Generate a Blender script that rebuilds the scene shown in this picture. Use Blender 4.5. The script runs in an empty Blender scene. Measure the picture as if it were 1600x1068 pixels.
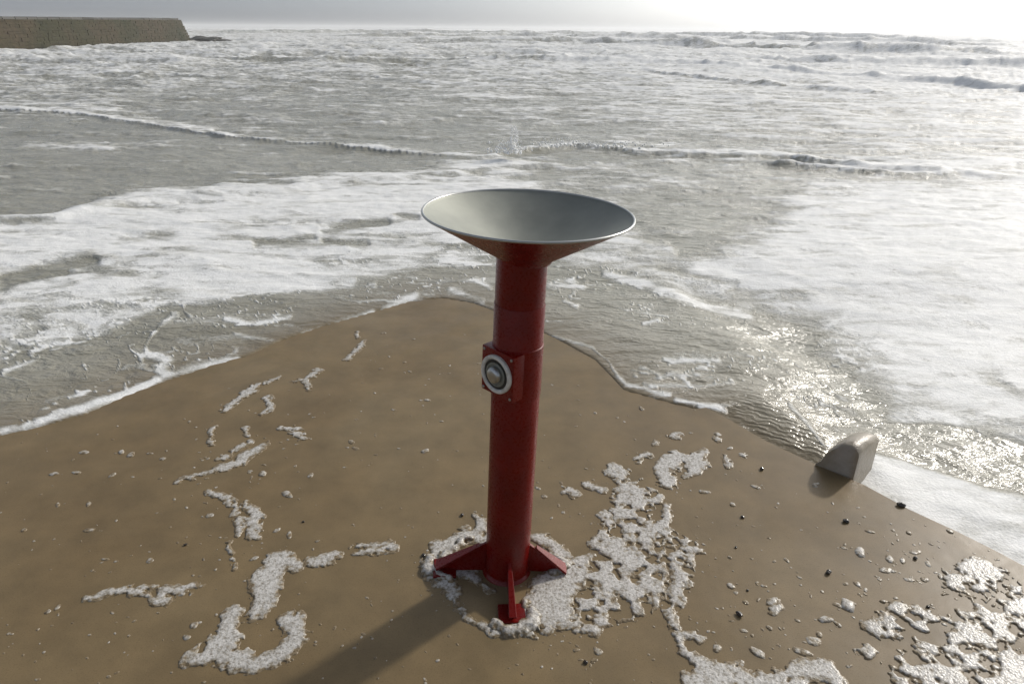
import bpy, bmesh, math, random
import numpy as np
from mathutils import Vector, Matrix, Euler
R = math.radians
sc = bpy.context.scene
# ------------------------------------------------------------------ camera
F, H_CAM, PITCH, ROLL = 1067.0, 1.36, 24.6, 0.42
cam_d = bpy.data.cameras.new('camera'); cam = bpy.data.objects.new('camera', cam_d)
sc.collection.objects.link(cam); sc.camera = cam
cam_d.sensor_width = 36; cam_d.lens = 36 * F / 1600; cam_d.clip_start = .05; cam_d.clip_end = 9000
CAM_M = Matrix.Translation((0, 0, H_CAM)) @ Matrix.Rotation(R(90 - PITCH), 4, 'X') @ Matrix.Rotation(R(ROLL), 4, 'Z')
cam.matrix_world = CAM_M
# ------------------------------------------------------------------ sky and sun
SUN_AZ, SUN_EL = 49.0, 30.0            # azimuth clockwise from +Y
w = bpy.data.worlds.new('World'); sc.world = w; w.use_nodes = True
nt = w.node_tree; nt.nodes.clear()
def wn(t, **k):
    n = nt.nodes.new(t)
    for a, b in k.items(): setattr(n, a, b)
    return n
sky = wn('ShaderNodeTexSky', sky_type='NISHITA', sun_disc=False)
sky.sun_elevation = R(SUN_EL); sky.sun_rotation = R(SUN_AZ)
sky.air_density = 1.0; sky.dust_density = 1.6; sky.ozone_density = 1.0; sky.altitude = 0
hs = wn('ShaderNodeHueSaturation'); hs.inputs['Saturation'].default_value = .22
geo = wn('ShaderNodeTexCoord')
# storm cloud: darker away from the sun, open and bright around it
dotn = wn('ShaderNodeVectorMath', operation='DOT_PRODUCT')
sd = (math.sin(R(SUN_AZ)) * math.cos(R(SUN_EL)), math.cos(R(SUN_AZ)) * math.cos(R(SUN_EL)), math.sin(R(SUN_EL)))
dotn.inputs[1].default_value = sd
mp = wn('ShaderNodeMapping'); mp.inputs['Scale'].default_value = (1, 1, 3.2)
cl = wn('ShaderNodeTexNoise'); cl.inputs['Scale'].default_value = 1.6; cl.inputs['Detail'].default_value = 6
ad = wn('ShaderNodeMath', operation='MULTIPLY_ADD'); ad.inputs[1].default_value = .22; 
cr = wn('ShaderNodeValToRGB')
e = cr.color_ramp; e.interpolation = 'B_SPLINE'
e.elements[0].position = .10; e.elements[0].color = (.52, .57, .67, 1)
e.elements[1].position = 1.0; e.elements[1].color = (2.3, 2.27, 2.2, 1)
a = e.elements.new(.50); a.color = (.54, .585, .655, 1)
a = e.elements.new(.84); a.color = (.82, .84, .85, 1)
mul = wn('ShaderNodeMixRGB', blend_type='MULTIPLY'); mul.inputs[0].default_value = 1
bg = wn('ShaderNodeBackground'); bg.inputs['Strength'].default_value = .107
out = wn('ShaderNodeOutputWorld')
L = nt.links.new
L(sky.outputs[0], hs.inputs['Color']); L(geo.outputs['Generated'], dotn.inputs[0])
L(geo.outputs['Generated'], mp.inputs[0]); L(mp.outputs[0], cl.inputs['Vector'])
L(cl.outputs['Fac'], ad.inputs[0]); L(dotn.outputs['Value'], ad.inputs[2])
sb = wn('ShaderNodeMath', operation='SUBTRACT'); sb.inputs[1].default_value = .11
L(ad.outputs[0], sb.inputs[0]); L(sb.outputs[0], cr.inputs[0])
L(hs.outputs[0], mul.inputs[1]); L(cr.outputs[0], mul.inputs[2]); L(mul.outputs[0], bg.inputs['Color'])
L(bg.outputs[0], out.inputs['Surface'])
sl = bpy.data.lights.new('sun', 'SUN'); sun = bpy.data.objects.new('sun', sl); sc.collection.objects.link(sun)
sl.energy = 1.65; sl.angle = R(3); sl.color = (1, .94, .85)
sun.rotation_euler = Vector(sd).to_track_quat('Z', 'Y').to_euler()
sc.view_settings.view_transform = 'Standard'; sc.view_settings.look = 'None'
sc.view_settings.gamma = 1; sc.view_settings.exposure = 0.62; sc.view_settings.use_curve_mapping = False
sc.cycles.max_bounces = 6
# ------------------------------------------------------------------ projection helpers
MI = np.array(CAM_M.inverted()); MC = np.array(CAM_M)
def ground(px, py, z=0.0):
    d = MC[:3, :3] @ np.array([(px - 800) / F, -(py - 534) / F, -1.0])
    t = (z - H_CAM) / d[2]
    return np.array([d[0] * t, d[1] * t, z])
def proj(x, y, z):
    p = MI[:3, :3] @ np.stack([x, y, z]) + MI[:3, 3:4]
    return 800 + F * p[0] / -p[2], 534 - F * p[1] / -p[2]
# ------------------------------------------------------------------ numpy noise
def _h(ix, iy, s):
    n = (ix.astype(np.int64) * 374761393 + iy.astype(np.int64) * 668265263 + s * 974634777) & 0xffffffff
    n = ((n ^ (n >> 13)) * 1274126177) & 0xffffffff
    return ((n ^ (n >> 16)) & 0xffff) / 65535.0
def vnoise(x, y, s=0):
    ix = np.floor(x); iy = np.floor(y); fx = x - ix; fy = y - iy
    ux = fx * fx * fx * (fx * (fx * 6 - 15) + 10); uy = fy * fy * fy * (fy * (fy * 6 - 15) + 10)
    a = _h(ix, iy, s); b = _h(ix + 1, iy, s); c = _h(ix, iy + 1, s); d = _h(ix + 1, iy + 1, s)
    return (a + (b - a) * ux) * (1 - uy) + (c + (d - c) * ux) * uy
def fbm(x, y, o=4, s=0, g=.5):
    t = 0; a = 1; m = 0
    for i in range(o):
        t = t + a * vnoise(x, y, s + i); m += a; a *= g
        x, y = 1.93 * x + .61 * y + 3.7, -.61 * x + 1.93 * y + 9.1
    return t / m
def ridged(x, y, o=4, s=0, g=.5):
    t = 0; a = 1; m = 0
    for i in range(o):
        t = t + a * (1 - np.abs(2 * vnoise(x, y, s + i) - 1)) ** 2; m += a; a *= g
        x, y = 1.93 * x + .61 * y + 3.7, -.61 * x + 1.93 * y + 9.1
    return t / m
def sst(a, b, x):
    t = np.clip((x - a) / (b - a), 0, 1); return t * t * (3 - 2 * t)
def seg_dist(x, y, pts, rad=None):
    """signed side and distance to a polyline; with rad: min(distance - radius)"""
    best = np.full(x.shape, 1e9); side = np.ones(x.shape)
    for i in range(len(pts) - 1):
        ax, ay = pts[i][:2]; bx, by = pts[i + 1][:2]; dx, dy = bx - ax, by - ay
        t = np.clip(((x - ax) * dx + (y - ay) * dy) / (dx * dx + dy * dy + 1e-12), 0, 1)
        d = np.hypot(x - ax - t * dx, y - ay - t * dy)
        if rad is not None: d = d - (rad[i] + (rad[i + 1] - rad[i]) * t)
        m = d < best; best = np.where(m, d, best)
        side = np.where(m, np.sign(dx * (y - ay) - dy * (x - ax)), side)
    return best, side
def poly_sd(x, y, pts):
    """signed distance, positive inside"""
    d, _ = seg_dist(x, y, list(pts) + [pts[0]]); ins = np.zeros(x.shape, bool)
    n = len(pts)
    for i in range(n):
        x1, y1 = pts[i][:2]; x2, y2 = pts[(i + 1) % n][:2]
        if y1 == y2: continue
        c = ((y1 > y) != (y2 > y)) & (x < (x2 - x1) * (y - y1) / (y2 - y1) + x1); ins ^= c
    return np.where(ins, d, -d)
# ------------------------------------------------------------------ material helpers
def mat(name):
    m = bpy.data.materials.new(name); m.use_nodes = True
    t = m.node_tree; return m, t, t.nodes['Principled BSDF']
def node(t, typ, ins=None, **k):
    n = t.nodes.new(typ)
    for a, b in k.items(): setattr(n, a, b)
    for a, b in (ins or {}).items():
        if isinstance(b, bpy.types.NodeSocket): t.links.new(b, n.inputs[a])
        else: n.inputs[a].default_value = b
    return n
def ramp(t, fac, stops, interp='LINEAR'):
    r = t.nodes.new('ShaderNodeValToRGB'); r.color_ramp.interpolation = interp
    el = r.color_ramp.elements
    for i, (p, c) in enumerate(stops):
        q = el[i] if i < 2 else el.new(p)
        q.position = p; q.color = (*c, 1) if len(c) == 3 else c
    t.links.new(fac, r.inputs[0]); return r.outputs[0]
def noise(t, vec, scale, detail=5, rough=.55, dist=0):
    n = node(t, 'ShaderNodeTexNoise', {'Scale': scale, 'Detail': detail, 'Roughness': rough, 'Distortion': dist})
    if vec is not None: t.links.new(vec, n.inputs['Vector'])
    return n.outputs['Fac']
def mathn(t, op, a, b=None, clamp=False):
    n = t.nodes.new('ShaderNodeMath'); n.operation = op; n.use_clamp = clamp
    for i, v in enumerate((a, b)):
        if v is None: continue
        if isinstance(v, (int, float)): n.inputs[i].default_value = v
        else: t.links.new(v, n.inputs[i])
    return n.outputs[0]
def bump(t, h, strength, dist, normal=None):
    b = node(t, 'ShaderNodeBump', {'Strength': strength, 'Distance': dist, 'Height': h})
    if normal: t.links.new(normal, b.inputs['Normal'])
    return b.outputs[0]
# --- red paint
m_red, t, b = mat('red_gloss_paint')
tc = node(t, 'ShaderNodeTexCoord').outputs['Object']
n1 = noise(t, tc, 9, 6, .6); n2 = noise(t, tc, 160, 3)
t.links.new(ramp(t, n1, [(.3, (.105, .0020, .0006)), (.7, (.170, .0034, .0011))]), b.inputs['Base Color'])
t.links.new(ramp(t, n2, [(.35, (.24,) * 3), (.75, (.40,) * 3)]), b.inputs['Roughness'])
mpn = node(t, 'ShaderNodeMapping', {'Vector': tc, 'Scale': (40, 40, 6)})
t.links.new(bump(t, noise(t, mpn.outputs[0], 1, 3), .08, .003), b.inputs['Normal']); b.inputs['Specular IOR Level'].default_value = .32
# --- brushed steel
m_steel, t, b = mat('dull_steel')
tc = node(t, 'ShaderNodeTexCoord').outputs['Object']
n1 = noise(t, tc, 14, 6, .6); n2 = noise(t, tc, 220, 2)
t.links.new(ramp(t, n1, [(.3, (.205, .213, .188)), (.7, (.275, .285, .250))]), b.inputs['Base Color'])
b.inputs['Metallic'].default_value = .5
t.links.new(ramp(t, n1, [(.3, (.50,) * 3), (.75, (.62,) * 3)]), b.inputs['Roughness'])
t.links.new(bump(t, n2, .08, .001), b.inputs['Normal'])
m_rim, t, b = mat('bright_steel_rim')
b.inputs['Base Color'].default_value = (.42, .42, .40, 1); b.inputs['Metallic'].default_value = .9; b.inputs['Roughness'].default_value = .28
tc = node(t, 'ShaderNodeTexCoord').outputs['Object']
t.links.new(bump(t, noise(t, tc, 90, 3), .15, .001), b.inputs['Normal'])
m_black, t, b = mat('black_rubber')
b.inputs['Base Color'].default_value = (.015, .015, .014, 1); b.inputs['Roughness'].default_value = .45
m_ring, t, b = mat('off_white_ring')
tc = node(t, 'ShaderNodeTexCoord').outputs['Object']
t.links.new(ramp(t, noise(t, tc, 60, 4), [(.3, (.45, .43, .37)), (.6, (.68, .66, .6))]), b.inputs['Base Color']); b.inputs['Roughness'].default_value = .4
# --- wet sandy concrete slab
m_slab, t, b = mat('wet_sandy_concrete')
tc = node(t, 'ShaderNodeTexCoord').outputs['Object']
n1 = noise(t, tc, .9, 5, .55, .6); n2 = noise(t, tc, 7, 8, .62); n3 = noise(t, tc, 260, 3, .6)
c1 = ramp(t, n1, [(.30, (.168, .119, .060)), (.52, (.202, .149, .079)), (.72, (.228, .177, .102))])
c2 = ramp(t, n2, [(.3, (.80, .80, .80)), (.7, (1.12, 1.1, 1.08))])
mx = node(t, 'ShaderNodeMixRGB', {0: 1.0, 1: c1, 2: c2}, blend_type='MULTIPLY')
c3 = ramp(t, n3, [(.28, (.62, .6, .58)), (.45, (1, 1, 1)), (.62, (1, 1, 1)), (.76, (1.3, 1.3, 1.28))])
mx2 = node(t, 'ShaderNodeMixRGB', {0: .8, 1: mx.outputs[0], 2: c3}, blend_type='MULTIPLY')
t.links.new(mx2.outputs[0], b.inputs['Base Color'])
t.links.new(ramp(t, noise(t, tc, 2.2, 6, .6, .8), [(.35, (.32,) * 3), (.62, (.50,) * 3)]), b.inputs['Roughness'])
b.inputs['IOR'].default_value = 1.30
bn = bump(t, noise(t, tc, 2.6, 4, .5, .4), .25, .02)
t.links.new(bump(t, n3, .10, .002, bn), b.inputs['Normal'])
# --- sea: murky water and foam by vertex data
m_sea, t, b = mat('surf_water')
tc = node(t, 'ShaderNodeTexCoord').outputs['Object']
at = node(t, 'ShaderNodeAttribute', attribute_name='foam').outputs['Fac']
fine = node(t, 'ShaderNodeAttribute', attribute_name='calm').outputs['Fac']
mpn = node(t, 'ShaderNodeMapping', {'Vector': tc, 'Scale': (1, 1.7, 1)}).outputs[0]
nf = noise(t, mpn, 3.2, 13, .74, .6)
v1 = node(t, 'ShaderNodeTexVoronoi', {'Vector': mpn, 'Scale': 34.0}, feature='DISTANCE_TO_EDGE')
v1b = node(t, 'ShaderNodeTexVoronoi', {'Vector': tc, 'Scale': 95.0}, feature='F1')
lace = mathn(t, 'MULTIPLY', v1.outputs['Distance'], -.35)
s_ = mathn(t, 'ADD', at, mathn(t, 'MULTIPLY', mathn(t, 'SUBTRACT', nf, .5), 1.9))
s_ = mathn(t, 'ADD', s_, lace)
fm = ramp(t, s_, [(.30, (0,) * 3), (.58, (.55,) * 3), (.84, (1,) * 3)], 'LINEAR')
wcol = ramp(t, noise(t, mpn, 1.6, 8, .65), [(.3, (.245, .235, .180)), (.7, (.390, .375, .310))])
sha = node(t, 'ShaderNodeAttribute', attribute_name='shallow').outputs['Fac']
wcol = node(t, 'ShaderNodeMixRGB', {0: sha, 1: wcol, 2: (.175, .134, .078, 1)}).outputs[0]
fcol = ramp(t, noise(t, mpn, 9, 8, .7), [(.25, (.66, .665, .64)), (.5, (.80, .80, .78)), (.75, (.90, .90, .885))])
nlow = noise(t, node(t, 'ShaderNodeMapping', {'Vector': tc, 'Scale': (.8, 2.2, 1), 'Rotation': (0, 0, R(-9))}).outputs[0], 2.4, 8, .6, .8)
thick = ramp(t, mathn(t, 'ADD', mathn(t, 'MULTIPLY', s_, .45), mathn(t, 'MULTIPLY', nlow, 1.0)), [(.70, (.55, .545, .51)), (.97, (1, 1, 1))])
fcol2 = node(t, 'ShaderNodeMixRGB', {0: 1.0, 1: fcol, 2: thick}, blend_type='MULTIPLY').outputs[0]
mxc = node(t, 'ShaderNodeMixRGB', {0: fm, 1: wcol, 2: fcol2})
t.links.new(mxc.outputs[0], b.inputs['Base Color'])
t.links.new(ramp(t, fm, [(0, (.17,) * 3), (1, (.62,) * 3)]), b.inputs['Roughness'])
b.inputs['IOR'].default_value = 1.34
mpr = node(t, 'ShaderNodeMapping', {'Vector': tc, 'Scale': (1, 1.9, 1), 'Rotation': (0, 0, R(12))}).outputs[0]
rip = noise(t, mpr, 6.0, 5, .55, .35)
rip2 = noise(t, mpr, 30.0, 3, .5, .1)
calm = mathn(t, 'MULTIPLY', mathn(t, 'SUBTRACT', 1.0, mathn(t, 'MULTIPLY', fm, .75)), mathn(t, 'SUBTRACT', 1.0, mathn(t, 'MULTIPLY', sha, .65)))
wv = node(t, 'ShaderNodeTexWave', {'Vector': node(t, 'ShaderNodeMapping', {'Vector': tc, 'Rotation': (0, 0, R(-62))}).outputs[0], 'Scale': 13.0, 'Distortion': 7.0, 'Detail': 4.0, 'Detail Scale': 1.3})
b0 = bump(t, mathn(t, 'MULTIPLY', wv.outputs['Fac'], fine), .28, .007)
b1 = bump(t, mathn(t, 'MULTIPLY', rip, calm), .7, .05, b0)
b2 = bump(t, mathn(t, 'MULTIPLY', rip2, calm), .4, .010, b1)
b3 = bump(t, mathn(t, 'MULTIPLY', fm, mathn(t, 'ADD', nf, mathn(t, 'MULTIPLY', v1b.outputs['Distance'], -.2))), .45, .014, b2)
t.links.new(b3, b.inputs['Normal'])
# --- bubbly foam lying on the slab
m_foam, t, b = mat('bubbly_foam')
tc = node(t, 'ShaderNodeTexCoord').outputs['Object']
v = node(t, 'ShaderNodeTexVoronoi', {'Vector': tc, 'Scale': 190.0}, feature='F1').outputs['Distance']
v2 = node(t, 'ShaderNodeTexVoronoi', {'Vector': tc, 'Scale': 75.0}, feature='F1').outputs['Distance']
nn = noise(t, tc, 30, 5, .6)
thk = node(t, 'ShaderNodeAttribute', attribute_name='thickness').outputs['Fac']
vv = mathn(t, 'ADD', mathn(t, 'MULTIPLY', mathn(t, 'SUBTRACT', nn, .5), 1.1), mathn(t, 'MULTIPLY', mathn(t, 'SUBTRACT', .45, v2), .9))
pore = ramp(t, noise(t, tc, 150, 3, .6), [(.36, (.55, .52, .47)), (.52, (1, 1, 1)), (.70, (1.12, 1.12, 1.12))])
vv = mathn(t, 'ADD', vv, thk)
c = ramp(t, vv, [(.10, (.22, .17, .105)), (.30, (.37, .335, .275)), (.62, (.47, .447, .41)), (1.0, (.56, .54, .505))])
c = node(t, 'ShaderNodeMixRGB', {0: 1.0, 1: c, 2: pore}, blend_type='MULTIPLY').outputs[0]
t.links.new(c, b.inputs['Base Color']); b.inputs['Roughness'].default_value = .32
b.inputs['IOR'].default_value = 1.33
hh = mathn(t, 'ADD', mathn(t, 'MULTIPLY', v, -1.0), mathn(t, 'MULTIPLY', v2, -.45))
t.links.new(bump(t, hh, .35, .002), b.inputs['Normal'])
# --- stone of the breakwater
m_stone, t, b = mat('weathered_sea_stone')
tc = node(t, 'ShaderNodeTexCoord').outputs['Object']
inf = node(t, 'ShaderNodeObjectInfo')
c = ramp(t, noise(t, tc, .22, 7, .65), [(.32, (.020, .028, .008)), (.5, (.045, .041, .018)), (.66, (.070, .052, .030))])
c2 = ramp(t, noise(t, tc, 2.2, 6, .7), [(.3, (.6, .6, .58)), (.7, (1.25, 1.2, 1.15))])
mx = node(t, 'ShaderNodeMixRGB', {0: 1.0, 1: c, 2: c2}, blend_type='MULTIPLY')
sep = node(t, 'ShaderNodeSeparateXYZ', {0: tc})
wet = ramp(t, mathn(t, 'ADD', sep.outputs[2], mathn(t, 'MULTIPLY', noise(t, tc, .5, 4), 1.2)), [(.3, (.42, .42, .36)), (1.0, (1, 1, 1))])
mx2 = node(t, 'ShaderNodeMixRGB', {0: 1.0, 1: mx.outputs[0], 2: wet}, blend_type='MULTIPLY')
t.links.new(mx2.outputs[0], b.inputs['Base Color']); b.inputs['Roughness'].default_value = .8; b.inputs['Specular IOR Level'].default_value = .12
t.links.new(bump(t, noise(t, tc, 3, 7, .7), .7, .12), b.inputs['Normal'])
m_cope, t, b = mat('dark_coping_stone')
tc = node(t, 'ShaderNodeTexCoord').outputs['Object']
t.links.new(ramp(t, noise(t, tc, 1.4, 6, .7), [(.3, (.035, .034, .028)), (.7, (.085, .080, .065))]), b.inputs['Base Color']); b.inputs['Roughness'].default_value = .7
m_block, t, b = mat('wet_smooth_concrete')
tc = node(t, 'ShaderNodeTexCoord').outputs['Object']
t.links.new(ramp(t, noise(t, tc, 9, 7, .65), [(.3, (.22, .18, .125)), (.7, (.36, .31, .24))]), b.inputs['Base Color']); b.inputs['Roughness'].default_value = .3
t.links.new(bump(t, noise(t, tc, 40, 5, .7), .4, .01), b.inputs['Normal'])
m_peb, t, b = mat('wet_dark_pebble')
tc = node(t, 'ShaderNodeTexCoord').outputs['Object']
t.links.new(ramp(t, noise(t, tc, 90, 4), [(.3, (.018, .014, .010)), (.7, (.07, .055, .04))]), b.inputs['Base Color']); b.inputs['Roughness'].default_value = .15
m_drop, t, b = mat('white_spray')
b.inputs['Base Color'].default_value = (.85, .85, .84, 1); b.inputs['Roughness'].default_value = .3
# ------------------------------------------------------------------ object helpers
def link(name, me, m=None, parent=None):
    if m: me.materials.append(m)
    o = bpy.data.objects.new(name, me); sc.collection.objects.link(o)
    if parent: o.parent = parent
    return o
def bm_obj(name, bm, m, parent=None, smooth=None):
    bmesh.ops.recalc_face_normals(bm, faces=bm.faces)
    me = bpy.data.meshes.new(name); bm.to_mesh(me); bm.free()
    if smooth is not None:
        me.polygons.foreach_set('use_smooth', [True] * len(me.polygons)); me.set_sharp_from_angle(angle=R(smooth))
    return link(name, me, m, parent)
def tag(o, label, cat, group=None):
    o['label'] = label; o['category'] = cat
    if group: o['group'] = group
    return o
def np_mesh(name, co, faces, m, smooth=True, parent=None):
    me = bpy.data.meshes.new(name); nf = len(faces)
    me.vertices.add(len(co)); me.vertices.foreach_set('co', co.astype(np.float32).ravel())
    me.loops.add(nf * 4); me.loops.foreach_set('vertex_index', faces.astype(np.int32).ravel())
    me.polygons.add(nf); me.polygons.foreach_set('loop_start', np.arange(nf, dtype=np.int32) * 4)
    me.polygons.foreach_set('use_smooth', np.full(nf, smooth)); me.update(calc_edges=True); me.validate()
    return link(name, me, m, parent)
# ------------------------------------------------------------------ slab (promenade) and shoreline
SHORE_PX = [(-900, 930), (-300, 755), (0, 682), (60, 668), (130, 650), (200, 618), (260, 596), (330, 572), (390, 556), (440, 533), (500, 512),
            (570, 492), (640, 472), (690, 466), (740, 474), (800, 497), (870, 530), (930, 563), (958, 592), (975, 610), (1040, 628), (1130, 650)]
EDGE_PX = [(1130, 650), (1200, 690), (1290, 732), (1350, 757), (1420, 795), (1500, 832), (1560, 862), (1640, 905), (1900, 1040)]
shore = [ground(*p) for p in SHORE_PX]; edge = [ground(*p) for p in EDGE_PX]
def slab_outline():
    off = []
    for i, p in enumerate(shore[:-2]):
        a = shore[max(i - 1, 0)]; c = shore[i + 1]; d = c - a; n = np.array([-d[1], d[0], 0]); n /= np.linalg.norm(n)
        off.append(p + n * min(.3, .05 + .04 * (len(shore) - i)))
    e2 = edge[-1] + (edge[-1] - edge[-2]) * 6
    pts = [(-14, -7), (-14, off[0][1])] + [(p[0], p[1]) for p in off] + [(p[0], p[1]) for p in edge] + [(e2[0], e2[1]), (e2[0], -7)]
    return pts
bm = bmesh.new()
vs = [bm.verts.new((x, y, 0)) for x, y in slab_outline()]
f = bm.faces.new(vs)
if f.normal.z < 0: f.normal_flip()
r = bmesh.ops.extrude_face_region(bm, geom=[f])
for g in r['geom']:
    if isinstance(g, bmesh.types.BMVert): g.co.z = -1.2
slab = bm_obj('pavement', bm, m_slab); slab['kind'] = 'structure'
# ------------------------------------------------------------------ the sea
NA, NR = 1080, 800
ang = np.linspace(R(-62), R(62), NA)
rad = np.concatenate([np.exp(np.linspace(math.log(1.15), math.log(330), NR - 24)), 330 * np.exp(np.linspace(.06, 1.5, 24))])
RR, AA = np.meshgrid(rad, ang, indexing='ij')
X = (RR * np.sin(AA)).ravel(); Y = (RR * np.cos(AA)).ravel(); RR = RR.ravel()
sh_d, sh_s = seg_dist(X, Y, shore + edge[1:])
s = sh_d * sh_s                                         # positive seaward
ed_d, ed_s = seg_dist(X, Y, edge)
# base level
rightness = sst(edge[1][0] - .05, edge[3][0] + .30, X + .45 * (fbm(X * 2.1, Y * 2.1, 2, 401) - .5) * sst(.0, .5, s) + .30 * sst(.25, 0, s)) * (1 - sst(3.2, 4.5, Y))
LV = .014 - .36 * sst(2.5, 14, Y) - .02 * sst(0, 1, s)
LV = LV - .085 * rightness
PX, PY = proj(X, Y, LV)
PYh = PY - (PX - 800) * math.tan(R(ROLL)) * 1.0
far = sst(4, 60, RR)
# waves
Z = np.array(LV)
xa = X + .25 * Y
near_amp = sst(0, .8, s) * (1 - rightness) + rightness * .6
ch1 = ridged(X * 1.1 + .4 * Y, Y * 2.4, 4, 11)
ch2 = fbm(X * 7, Y * 13, 4, 31)
ch3 = ridged(xa * .30, Y * .62, 5, 51)
ch4 = ridged(xa * .075, Y * .20, 6, 71, .55)
Z += .006 * sst(.0, .05, s) * (1 - rightness)
Z += near_amp * (.016 * (ch1 - .4) + .008 * (ch2 - .5)) * (1 + sst(3, 8, RR) * .8)
Z += sst(4, 14, RR) * .10 * (ch3 - .35)
ch5 = ridged(xa * .22, Y * .55, 5, 171, .6)
Z += sst(12, 30, RR) * .22 * (ch5 - .35)
Z += sst(16, 55, RR) * .75 * (ch4 - .35) * (1 - .45 * sst(120, 300, RR))
wn_ = fbm(X * .8, Y * .8, 3, 91) - .5
foam = np.zeros_like(X)
def crest(pts, A, wf, wb, fm_f, fm_b, jitter=1.0, seed=1):
    """breaking wave: polyline in photo coordinates; front (towards us) width wf, back wb in metres"""
    global Z, foam
    g = [ground(x, y, -.2 if y < 300 else 0) for x, y in pts]
    jx = (fbm(X / (wf * 5), Y / (wf * 5), 3, seed) - .5) * wf * 1.6 * jitter
    gx_ = np.array([p[0] for p in g]); gy_ = np.array([p[1] for p in g])
    q = Y + jx - np.interp(X, gx_, gy_); q = q / (1 + .15)
    q = q + wf * .5 * (ridged(X / max(wf * 2.2, .5), Y / max(wf * 2.2, .5), 2, seed + 40) - .4)
    gx0, gx1 = g[0][0], g[-1][0]; tz = (gx1 - gx0) * .10
    tap = sst(gx0 - tz * .2, gx0 + tz, X) * (1 - sst(gx1 - tz, gx1 + tz * .2, X))
    am = A * tap * (.25 + .75 * fbm(X / (wf * 4), Y / (wf * 9), 3, seed + 5) + .7 * ridged(X / max(wf * 1.6, .42), Y / max(wf * 2.5, .3), 3, seed + 9, .5))
    prof = np.where(q < 0, np.exp(-(q / wf) ** 2), np.exp(-(q / wb) ** 2))
    Z += am * prof
    foam += tap * np.where(q < 0, fm_f * np.exp(-(q / (wf * 1.6)) ** 2), fm_b * np.exp(-(q / (wb * .7)) ** 2))
# small crests near, bigger far out
crest([(-900, 190), (-300, 165), (-60, 160), (120, 168), (250, 185), (350, 205), (480, 220), (600, 232), (740, 247)], .028, .07, .5, -.25, .75, .7, 3)
crest([(740, 246), (830, 230), (900, 223), (990, 234), (1100, 240), (1230, 246), (1330, 262), (1440, 275), (1640, 292)], .05, .10, .45, .10, .65, .8, 5)
crest([(1190, 256), (1290, 268), (1400, 280), (1500, 284)], .05, .09, .3, -.1, .5, .8, 6)
crest([(840, 95), (1050, 98), (1200, 107), (1330, 116), (1450, 125), (1600, 137), (1740, 148)], .22, .7, 2.2, .35, .75, 1, 7)
crest([(1000, 108), (1150, 123), (1300, 134), (1420, 142)], .10, .3, 1.3, -.2, .5, 1, 8)
crest([(1180, 92), (1350, 97), (1700, 108)], .30, .8, 2.6, .1, .7, 1, 17)
crest([(300, 88), (520, 92), (700, 92), (900, 96)], .22, .7, 2.4, -.3, .35, 1, 9)
crest([(600, 66), (900, 68), (1200, 76), (1700, 90)], .55, 1.8, 6, -.4, .5, 1, 10)
crest([(500, 57), (800, 57), (1100, 62), (1700, 76)], .8, 3.0, 9, -.35, .45, 1, 12)
crest([(250, 52), (600, 52), (1000, 55), (1700, 69)], 1.2, 5.0, 16, -.3, .35, 1, 13)
crest([(-60, 118), (200, 112), (420, 118), (640, 128)], .05, .4, 1.2, -.1, .25, 1, 14)
# surf front on the left: a foam sheet a few centimetres proud
FRONT = [(-80, 350), (0, 338), (80, 335), (150, 315), (235, 300), (330, 292), (430, 285), (520, 272), (620, 263), (700, 254), (800, 240), (880, 236)]
fg = [ground(*p, -.03) for p in FRONT]
d, sd_ = seg_dist(X, Y, fg); q = -d * sd_
xm = sst(-7, -5, -np.abs(X) ) * 0 + (1 - sst(.2, 1.2, X))
Z += xm * .035 * np.exp(-((q - .09) / .12) ** 2)
# ---- foam field, in the plan coordinates of the sheet
warp = 1.0
Wx = (fbm(X * 2.2, Y * 3.0, 4, 101) - .5); Wy = (fbm(X * 2.2, Y * 3.0, 4, 121) - .5)
pxs = F / np.maximum(RR, 1.2)
U = PX + Wx * .09 * pxs; V = PY + Wy * .05 * pxs * np.minimum(1, 2.2 / RR)
def region(pts, gain, soft):
    global foam
    foam = foam + gain * sst(-soft, soft, poly_sd(U, V, pts))
def blob(pts, width, gain):
    global foam
    d, _ = seg_dist(U, V, pts); foam = foam + gain * np.exp(-(d / width) ** 2)
def setmax(pts, val, soft):
    global foam
    k = sst(-soft, soft, poly_sd(U, V, pts)); foam = np.where(k > 0, foam * (1 - k) + np.maximum(foam, val) * k, foam)
base = .15 + .14 * sst(2.5, 6, RR) + .26 * sst(560, 1100, PX) * sst(430, 250, PY) + .42 * sst(240, 90, PY)
base = base + .20 * sst(1150, 1450, PX)
meso = fbm(X * 2.6 + .6 * Y, Y * 5.0, 5, 181, .6) - .5; micro = ridged(X * 6, Y * 11, 4, 191, .6) - .4
macro = fbm(X * .9 + .35 * Y, Y * 1.7, 5, 411, .6) - .5
base = base + .95 * meso * sst(0, .3, s) + .7 * macro * sst(1.5, 3, RR) * (1 - sst(15, 40, RR)) + .22 * micro * sst(.1, .6, s) * (1 - sst(8, 20, RR))
foam = foam + base
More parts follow.
